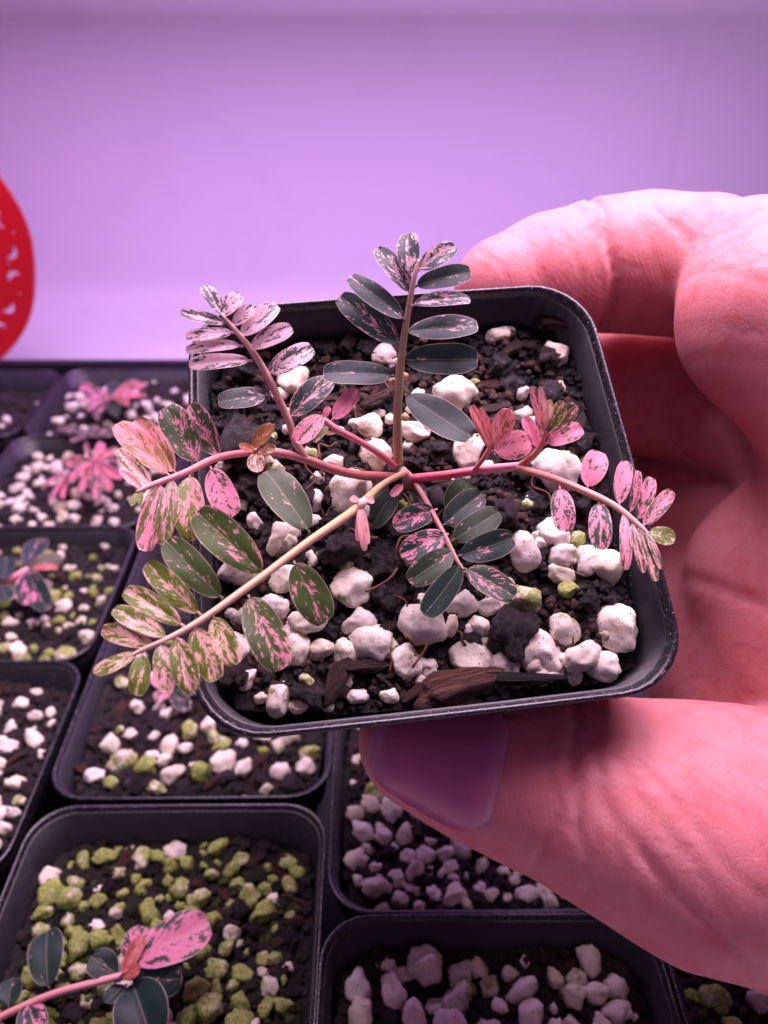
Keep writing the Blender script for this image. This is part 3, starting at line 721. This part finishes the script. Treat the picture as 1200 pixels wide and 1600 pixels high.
for b, t, wd, pk, ol, fl, dh in [((773, 704), (829, 688), 46, .68, .2, .1, .05), ((765, 700), (737, 634), 22, .6, .4, .55, .4), ((768, 696), (752, 638), 16, .6, .4, .55, .4), ((771, 695), (796, 640), 34, .6, .5, .6, .3), ((771, 694), (778, 648), 14, .6, .8, .4, .4)]:
    pl.leaf(s1, b, t, wd, pk, ol, .15, fl, dh=dh)
s2 = pl.stem([(812, 729, .15), (838, 707, .35), (850, 682, .55), (853, 672, .6)], [.045, .042, .03, .018], (.76, .18, .12), 'shoot')
for b, t, wd, pk, ol, cr, fl, dh in [((839, 697), (819, 652), 24, .75, .2, .0, .1, .2), ((848, 682), (831, 606), 15, .6, .3, .2, .1, .5), ((851, 676), (845, 606), 13, .7, .3, .3, .1, .5), ((853, 673), (858, 626), 20, .6, 1, .8, .1, .45),
                                     ((855, 673), (880, 628), 24, .4, .9, .6, .05, .35), ((860, 676), (899, 632), 30, .45, .4, .2, .05, .25), ((855, 692), (910, 668), 34, .62, .2, .0, .15, .1)]:
    pl.leaf(s2, b, t, wd, pk, ol, cr, fl, dh=dh)
# young pink shoot to the upper left
f7 = pl.stem([(617, 728, -.2), (588, 706, .05), (555, 686, .25), (525, 670, .4), (506, 655, .5)], [.042, .042, .04, .045, .03], (.76, .10, .20), 'shoot')
for b, t, wd, pk, ol, cr, fl in [((521, 654), (558, 609), 29, .70, .2, .0, .05), ((503, 650), (462, 690), 34, .62, .4, .1, .1), ((506, 658), (470, 693), 22, .40, .5, .4, 0), ((512, 664), (490, 690), 14, .3, .9, .8, 0), ((528, 672), (505, 675), 13, .6, .8, .5, .3), ((507, 652), (514, 636), 12, .8, .2, 0, .1)]:
    pl.leaf(f7, b, t, wd, pk, ol, cr, fl, dh=.05)

# seedlings in the standing pots
def seedling(px, py, z, label, seed, build, N0=(0, -.35, 1)):
    b = at_z(px, py, z); root = setp(empty('seedling', loc=b), label, 'seedling', 'variegated plants')
    p = Plant(root, at_z, b, N0, seed, True); build(p); return root
ZS = RIM_Z - .6
def b1(p):
    z = RIM_Z + .2
    s = p.stem([(-60, 1625, z - 1.2), (-20, 1600, z - .5), (75, 1556, z - .1), (165, 1531, z + .15), (205, 1520, z + .2)], [.055, .06, .06, .06, .05], (.70, .28, .30))
    for b, t, wd, pk, ol, fl, h in [((76, 1541), (72, 1453), 60, .05, .05, 0, z), ((182, 1521), (142, 1496), 46, .22, .05, 0, z + .15), ((200, 1505), (228, 1448), 46, .50, .05, 0, z + .2), ((212, 1502), (327, 1442), 80, .62, .05, 0, z + .3),
                                    ((212, 1528), (283, 1530), 54, .18, .03, 0, z + .15), ((208, 1537), (238, 1632), 88, .02, .0, 0, z + .1), ((195, 1540), (166, 1566), 30, .1, .0, 0, z), ((192, 1520), (224, 1462), 24, .5, .5, .75, z + .35),
                                    ((190, 1524), (218, 1512), 22, .5, .4, .9, z + .3), ((14, 1572), (20, 1528), 44, .12, .05, 0, z - .3), ((44, 1570), (58, 1618), 46, .42, .0, 0, z - .2), ((0, 1580), (-42, 1606), 46, .6, .05, 0, z - .4)]:
        p.leaf(s, b, t, wd, pk, ol, .0, fl, hb=h, dh=.1)
seedling(-60, 1625, 4.2, 'seedling with a large pink leaf over the front mossy pot', 41, b1)
def a3(p):
    z = RIM_Z + .3
    s = p.stem([(-25, 925, z - 1.1), (0, 914, z - .3), (25, 900, z), (44, 888, z + .1)], [.07, .085, .085, .06], (.78, .20, .30))
    for b, t, wd, pk, ol, fl in [((44, 884), (62, 840), 40, .25, .0, 0), ((46, 888), (97, 872), 34, .2, .2, .1), ((42, 894), (50, 940), 44, .42, .0, 0), ((46, 896), (72, 950), 36, .22, .0, 0), ((5, 905), (10, 870), 36, .05, .0, 0), ((0, 916), (12, 936), 30, .05, .0, 0), ((50, 888), (90, 886), 12, .5, .5, .7)]:
        p.leaf(s, b, t, wd, pk, ol, .0, fl, hb=z + .1, dh=.05)
seedling(-25, 925, 4.7, 'grey-leaved seedling with a thick pink stem at the left edge', 42, a3)
def a4(p):
    z = RIM_Z + .5
    s = p.stem([(152, 745, z - 1.1), (150, 728, z - .2), (140, 718, z)], [.07, .06, .05], (.75, .15, .2))
    for k, (tx, ty, wd) in enumerate([(100, 722, 24), (112, 748, 22), (128, 764, 22), (150, 776, 22), (172, 764, 24), (190, 745, 22), (196, 722, 22), (186, 702, 20), (160, 690, 18), (132, 690, 14)]):
        p.leaf(s, (148, 722), (tx, ty), wd * .8, .46 + .1 * (k % 3), .2, .0, .30 if k % 3 else .12, hb=z, dh=.12 + .12 * (k % 2), roll=(-.5, .1, .5)[k % 3], fold=.5)
    for tx, ty in ((66, 762), (80, 778), (98, 776)):
        p.leaf(s, (116, 738), (tx, ty), 18, .55, .1, .0, .1, hb=z - .3, dh=.1, roll=.5, fold=.5)
    for tx, ty in ((88, 668), (112, 690), (190, 672), (150, 664)):
        p.leaf(s, (140, 680), (tx, ty), 17, .3, .1, .0, .05, hb=z - .1, dh=.1)
seedling(152, 745, 4.7, 'bright pink seedling shaped like a rosette behind the leftmost leaves', 43, a4)
def a5(p):
    z = RIM_Z + .4
    s = p.stem([(176, 648, z - 1.0), (175, 632, z - .2), (175, 624, z)], [.06, .06, .05], (.6, .15, .15))
    for tx, ty, fl, pk in ((124, 602, .05, .9), (128, 624, .1, .85), (138, 640, .1, .8), (150, 650, .05, .6), (226, 600, .4, .7), (214, 592, .3, .7), (228, 618, .5, .7), (200, 632, .5, .5), (176, 594, 0, .02), (182, 648, 0, .1)):
        p.leaf(s, (175, 624), (tx, ty), 18, pk * .62, .1, .0, fl, hb=z, dh=.15, fold=.5)
seedling(176, 648, 4.7, 'pink and rusty seedling in the pot at the far end of the tray', 44, a5)
def b2(p):
    z = RIM_Z - .1
    s = p.stem([(272, 1100, z - .6), (268, 1085, z), (262, 1072, z + .2)], [.05, .05, .04], (.7, .3, .3))
    for b, t, wd, pk in [((262, 1074), (240, 1052), 26, .8), ((264, 1074), (258, 1046), 22, .9), ((270, 1080), (306, 1070), 30, .15), ((270, 1084), (292, 1108), 26, .2), ((266, 1082), (240, 1090), 20, .5)]:
        p.leaf(s, b, t, wd, pk, .05, .0, 0, hb=z + .1, dh=.1)
seedling(272, 1100, 4.6, 'tiny seedling peeking out under the lower left frond', 45, b2)

# ------------------------------------------------------------------ the hand
def surface_nets(D, org, h):
    nx, ny, nz = D.shape; S = D < 0
    c = np.zeros((nx - 1, ny - 1, nz - 1), np.uint8)
    for i in (0, 1):
        for j in (0, 1):
            for k in (0, 1): c += S[i:nx - 1 + i, j:ny - 1 + j, k:nz - 1 + k]
    act = (c > 0) & (c < 8); I, J, K = np.nonzero(act)
    vid = -np.ones(act.shape, np.int64); vid[I, J, K] = np.arange(len(I))
    acc = np.zeros((len(I), 3)); cnt = np.zeros(len(I))
    corners = [(i, j, k) for i in (0, 1) for j in (0, 1) for k in (0, 1)]
    for a in corners:
        for ax in range(3):
            if a[ax]: continue
            bb = list(a); bb[ax] = 1
            da = D[I + a[0], J + a[1], K + a[2]]; db = D[I + bb[0], J + bb[1], K + bb[2]]
            m = (da < 0) != (db < 0); t = np.where(m, da / np.where(m, da - db, 1), 0)
            p = np.array(a, float)[None].repeat(len(I), 0); p[:, ax] = t
            acc += p * m[:, None]; cnt += m
    V = np.stack([I, J, K], 1) + acc / cnt[:, None]
    V = np.asarray(org) + V * h; F = []
    for ax in range(3):
        u, v = (ax + 1) % 3, (ax + 2) % 3
        sl0 = [slice(None)] * 3; sl1 = [slice(None)] * 3; sl0[ax] = slice(0, -1); sl1[ax] = slice(1, None)
        A, B = S[tuple(sl0)], S[tuple(sl1)]
        idx = np.array(np.nonzero(A != B)).T
        ok = (idx[:, u] > 0) & (idx[:, v] > 0) & (idx[:, u] < D.shape[u] - 1) & (idx[:, v] < D.shape[v] - 1); idx = idx[ok]
        flip = ~A[tuple(idx.T)]
        q = []
        for du, dv in ((1, 1), (0, 1), (0, 0), (1, 0)):
            e = idx.copy(); e[:, u] -= du; e[:, v] -= dv; q.append(vid[e[:, 0], e[:, 1], e[:, 2]])
        q = np.stack(q, 1); q[flip] = q[flip][:, ::-1]; F.append(q)
    return V, np.concatenate(F)
def smin(a, b, k):
    h = np.clip(.5 + .5 * (b - a) / k, 0, 1); return b * (1 - h) + a * h - k * h * (1 - h)
def cone(P, a, b, ra, rb):
    a, b = np.asarray(a, np.float32), np.asarray(b, np.float32); ab = b - a
    t = np.clip(((P - a) @ ab) / (ab @ ab), 0, 1)
    return np.linalg.norm(P - a - t[..., None] * ab, axis=-1) - (ra + (rb - ra) * t)
def chain(P, pts, k=.22):
    d = None
    for (a, ra), (b, rb) in zip(pts[:-1], pts[1:]):
        q = cone(P, a, b, ra, rb); d = q if d is None else smin(d, q, k)
    return d
D_ = at_depth
INDEX = [(D_(792, 452, 12.55), .80), (D_(862, 432, 12.75), .90), (D_(938, 416, 12.9), .97), (D_(1010, 412, 12.85), 1.02), (D_(1100, 420, 12.5), 1.08)]
INDEX2 = [(D_(1178, 432, 11.9), 1.10), (D_(1215, 500, 11.0), 1.22), (D_(1360, 620, 10.6), 1.45)]
MIDDLE = [(D_(880, 612, 14.6), .85), (D_(960, 610, 14.7), 1.05), (D_(1060, 615, 14.5), 1.15), (D_(1180, 640, 13.6), 1.2), (D_(1380, 760, 11.8), 1.4)]
RING = [(D_(880, 805, 15.0), .80), (D_(970, 805, 15.2), .98), (D_(1070, 805, 14.9), 1.1), (D_(1190, 820, 13.9), 1.15), (D_(1390, 880, 12.0), 1.3)]
LITTLE = [(D_(930, 985, 15.2), .65), (D_(1000, 985, 15.2), .78), (D_(1080, 980, 15.0), .85), (D_(1190, 985, 14.2), .95), (D_(1400, 1010, 12.3), 1.2)]
THUMB = [(D_(655, 1158, 10.95), .80), (D_(720, 1172, 10.95), .95), (D_(800, 1196, 10.85), 1.06), (D_(880, 1228, 10.75), 1.10), (D_(985, 1262, 10.6), 1.30), (D_(1100, 1298, 10.6), 1.56), (D_(1260, 1330, 10.8), 1.85)]
PALM = [(D_(1225, 905, 12.6), 1.45), (D_(1300, 1020, 12.3), 1.75), (D_(1420, 1120, 12.0), 2.0)]
PALM3 = [(D_(1120, 770, 14.9), 1.0), (D_(1120, 900, 14.6), 1.15), (D_(1110, 1010, 13.9), 1.2), (D_(1180, 1110, 12.8), 1.3)]
PALM2 = [(D_(1390, 700, 11.2), 1.7), (D_(1440, 900, 11.8), 2.0), (D_(1520, 1180, 12.0), 2.3), (D_(1900, 1420, 12.0), 2.4)]
def axis_dir(a, b):
    v = np.array(b) - np.array(a); return v / np.linalg.norm(v)
TAX = axis_dir(THUMB[2][0], THUMB[5][0]); IAX = axis_dir(INDEX[1][0], INDEX[3][0])
UPV, BKV = CAMR @ np.array([0, 1.0, 0]), CAMR @ np.array([0, 0, 1.0])
# skin folds: point, direction across the fold, depth, width, reach
FOLDS = [(D_(941, 416, 12.3), IAX - .10 * UPV, .10, .06, 1.7), (D_(925, 416, 12.3), IAX + .05 * UPV, .03, .04, 1.2), (D_(1010, 380, 12.0), IAX + .25 * UPV, .025, .04, .8), (D_(1045, 370, 12.0), IAX + .45 * UPV, .03, .05, .8),
         (D_(868, 1235, 10.0), TAX + .06 * UPV, .06, .055, 1.25), (D_(836, 1240, 10.0), TAX, .03, .05, 1.2), (D_(892, 1240, 9.9), TAX + .18 * UPV, .045, .05, 1.2), (D_(915, 1300, 9.7), TAX + .3 * UPV, .05, .06, 1.0),
         (D_(940, 1240, 9.6), TAX + .25 * UPV, .03, .05, 1.1), (D_(965, 1330, 9.5), TAX + .55 * UPV, .035, .05, 1.2), (D_(1000, 1250, 9.4), TAX + .3 * UPV, .022, .045, 1.1), (D_(1010, 1360, 9.4), TAX + .8 * UPV, .03, .05, 1.3),
         (D_(1060, 1330, 9.2), TAX + .9 * UPV, .025, .05, 1.3), (D_(1080, 1410, 9.3), TAX + 1.1 * UPV, .03, .05, 1.5), (D_(1130, 1330, 9.1), TAX + 1.2 * UPV, .022, .05, 1.4), (D_(1130, 1450, 9.4), TAX + 1.4 * UPV, .025, .05, 1.5),
         (D_(1160, 1260, 9.1), TAX + .9 * UPV, .018, .05, 1.2), (D_(1090, 1200, 9.2), TAX + .35 * UPV, .018, .04, .9),
         (D_(1150, 480, 10.6), IAX + .6 * UPV, .022, .04, 1.1), (D_(1140, 560, 10.4), IAX * .5 + UPV, .02, .04, 1.1), (D_(1190, 520, 10.2), IAX * .4 + UPV, .018, .04, 1.1),
         (D_(1150, 930, 12.0), IAX * .6 + UPV, .05, .09, 1.3), (D_(1170, 780, 12.6), IAX + .5 * UPV, .05, .09, 1.2)]
NA, NB = np.array(THUMB[0][0]), np.array(THUMB[2][0]); NAX = axis_dir(NA, NB)
NOUT = CAMR @ np.array([-.05, -.02, 1.0]); NOUT = NOUT - NAX * (NOUT @ NAX); NOUT /= np.linalg.norm(NOUT); NSD = np.cross(NAX, NOUT)
if NSD @ UPV < 0: NSD = -NSD
def nail_point(s, th, extra=0.0):
    t = -.62 + s * 1.62; r = np.interp(t, [0, np.linalg.norm(np.array(THUMB[1][0]) - NA), np.linalg.norm(NB - NA)], [.80, .95, 1.06])
    return NA + NAX * t + (NOUT * math.cos(th) + NSD * math.sin(th)) * (r + extra)
NAILFOLD = [[(nail_point(1.03 - .05 * (abs(q) ** 3), q, -.035), .085) for q in np.linspace(-.82, 1.0, 7)],
            [(nail_point(q, -.86, -.01), .095 - .06 * (1 - q)) for q in np.linspace(.42, 1.0, 5)]]
def hand_sdf(P):
    idx = chain(P, INDEX); idx2 = chain(P, INDEX2, .3); d = smin(idx, idx2, .07)
    palm = smin(chain(P, PALM, .5), chain(P, PALM2, .5), .8)
    palm = smin(palm, chain(P, PALM3, .5), .35)
    mid = chain(P, MIDDLE); d = smin(d, mid, .06)
    d = smin(d, chain(P, RING), .06); d = smin(d, chain(P, LITTLE), .06)
    d = smin(d, palm, .22)
    d = smin(d, chain(P, THUMB, .35), .14)
    for A in NAILFOLD: d = smin(d, chain(P, A, .05), .16)
    sh = P.shape[:-1]; d = d.reshape(-1); Pf = P.reshape(-1, 3); near = np.nonzero(np.abs(d) < .4)[0]; Q = Pf[near]; add = np.zeros(len(near), np.float32)
    for n, (c, nv, dep, wid, R) in enumerate(FOLDS):
        nv = nv / np.linalg.norm(nv); v = Q - np.asarray(c, np.float32)
        e = v @ nv.astype(np.float32); lat = v @ UPV.astype(np.float32)
        e = e + .07 * np.sin(lat * 2.1 + n) + .025 * np.sin(lat * 6.3 + 2 * n) + .06 * lat * lat * (1 if n % 2 else -.6)
        m = np.clip(1.25 - (v * v).sum(-1) / (R * R), 0, 1)
        add += dep * m * np.exp(-(e / wid) ** 2)
    d[near] += add; d = d.reshape(sh)
    # pads flatten where they press on the pot
    Q = ((P - HT.astype(np.float32)) @ HR.astype(np.float32)); z = np.clip(Q[..., 2], -POT_H, 0)
    half = np.where(z > -.95, HH * .985, HH * (.90 - .15 * (-z - .95) / 4.25)) + .01
    qx, qy = np.abs(Q[..., 0]) - half + .7, np.abs(Q[..., 1]) - half + .7
    pot = np.hypot(np.maximum(qx, 0), np.maximum(qy, 0)) + np.minimum(np.maximum(qx, qy), 0) - .7
    pot = np.maximum(pot, np.maximum(Q[..., 2] - .02, -POT_H - Q[..., 2]))
    return np.maximum(d, -pot)
allp = np.array([p for p, r in INDEX + INDEX2 + MIDDLE + RING + LITTLE + THUMB + PALM + PALM2[:3]])
HSTEP = .065
lo = allp.min(0) - 2.7; hi = allp.max(0) + 2.2; hi[0] = min(hi[0], 11.0)
dims = np.ceil((hi - lo) / HSTEP).astype(int)
Dv = np.empty(dims, np.float32)
gy, gz = np.meshgrid(lo[1] + HSTEP * np.arange(dims[1]), lo[2] + HSTEP * np.arange(dims[2]), indexing='ij')
for i in range(0, dims[0], 12):
    xs = (lo[0] + HSTEP * np.arange(i, min(i + 12, dims[0]))).astype(np.float32)
    P = np.empty((len(xs),) + gy.shape + (3,), np.float32); P[..., 0] = xs[:, None, None]; P[..., 1] = gy; P[..., 2] = gz
    Dv[i:i + len(xs)] = hand_sdf(P)
Dv[-1] = 1.0
HV, HF = surface_nets(Dv, lo, HSTEP)
hb = allp.mean(0)
hand = setp(obj('person', make_mesh('person', HV - hb, HF, M['skin']), None, hb), 'bare hand gripping the small black pot between thumb and curled fingers', 'person')
sm = hand.modifiers.new('smooth', 'SMOOTH'); sm.factor = .5; sm.iterations = 2
# thumb nail: a curved plate lying on the back of the thumb tip
def nail():
    a, b = np.array(THUMB[0][0]), np.array(THUMB[2][0]); ax = (b - a); L = np.linalg.norm(ax); ax /= L
    out = CAMR @ np.array([-.05, -.02, 1.0]); out -= ax * (out @ ax); out /= np.linalg.norm(out); sd = np.cross(ax, out)
    if sd @ (CAMR @ np.array([0, 1.0, 0])) < 0: sd = -sd
    V, uv, F = [], [], []; nx, ny = 16, 14
    for i in range(nx + 1):
        s = i / nx; ctr = a + ax * (-.62 + s * 1.62)
        lim = 1.02 * (1 - .30 * (2 * s - 1) ** 4 - (.35 * (1 - s / .5) ** 3 if s < .5 else 0))
        for j in range(ny + 1):
            th = (j / ny * 2 - 1) * lim * (.88 if j < ny / 2 else 1.0) + .17 * (1 - j / ny)
            d = out * math.cos(th) + sd * math.sin(th)
            c2 = ctr if s > .38 else a + ax * (-.62 + .38 * 1.62)
            # march from the axis to the skin
            r = np.linspace(.2, 1.6, 60); q = a + ax * max((-.62 + s * 1.62), -.1) + d[None] * r[:, None]
            f = hand_sdf(q.astype(np.float32)); k = int(np.argmax(f > 0)); rr = r[k] if f.max() > 0 else r[-1]
            lift = .035 + .02 * math.cos(th) - (.07 * max(0, s - .86) / .14) - .05 * max(0, abs(j / ny * 2 - 1) - .86) / .14
            p = a + ax * (-.62 + s * 1.62) + d * (rr + lift)
            if s < .32: p = p - out * (.32 - s) ** 2 * 2.6
            V.append(p); uv.append((s, j / ny))
    for i in range(nx):
        for j in range(ny): k = i * (ny + 1) + j; F.append((k, k + 1, k + ny + 2, k + ny + 1))
    o = obj('thumb_nail', make_mesh('thumb_nail', np.array(V) - hb, F, M['nail'], uv), hand)
    so = o.modifiers.new('thick', 'SOLIDIFY'); so.thickness = .03 * U; so.offset = 0
nail()
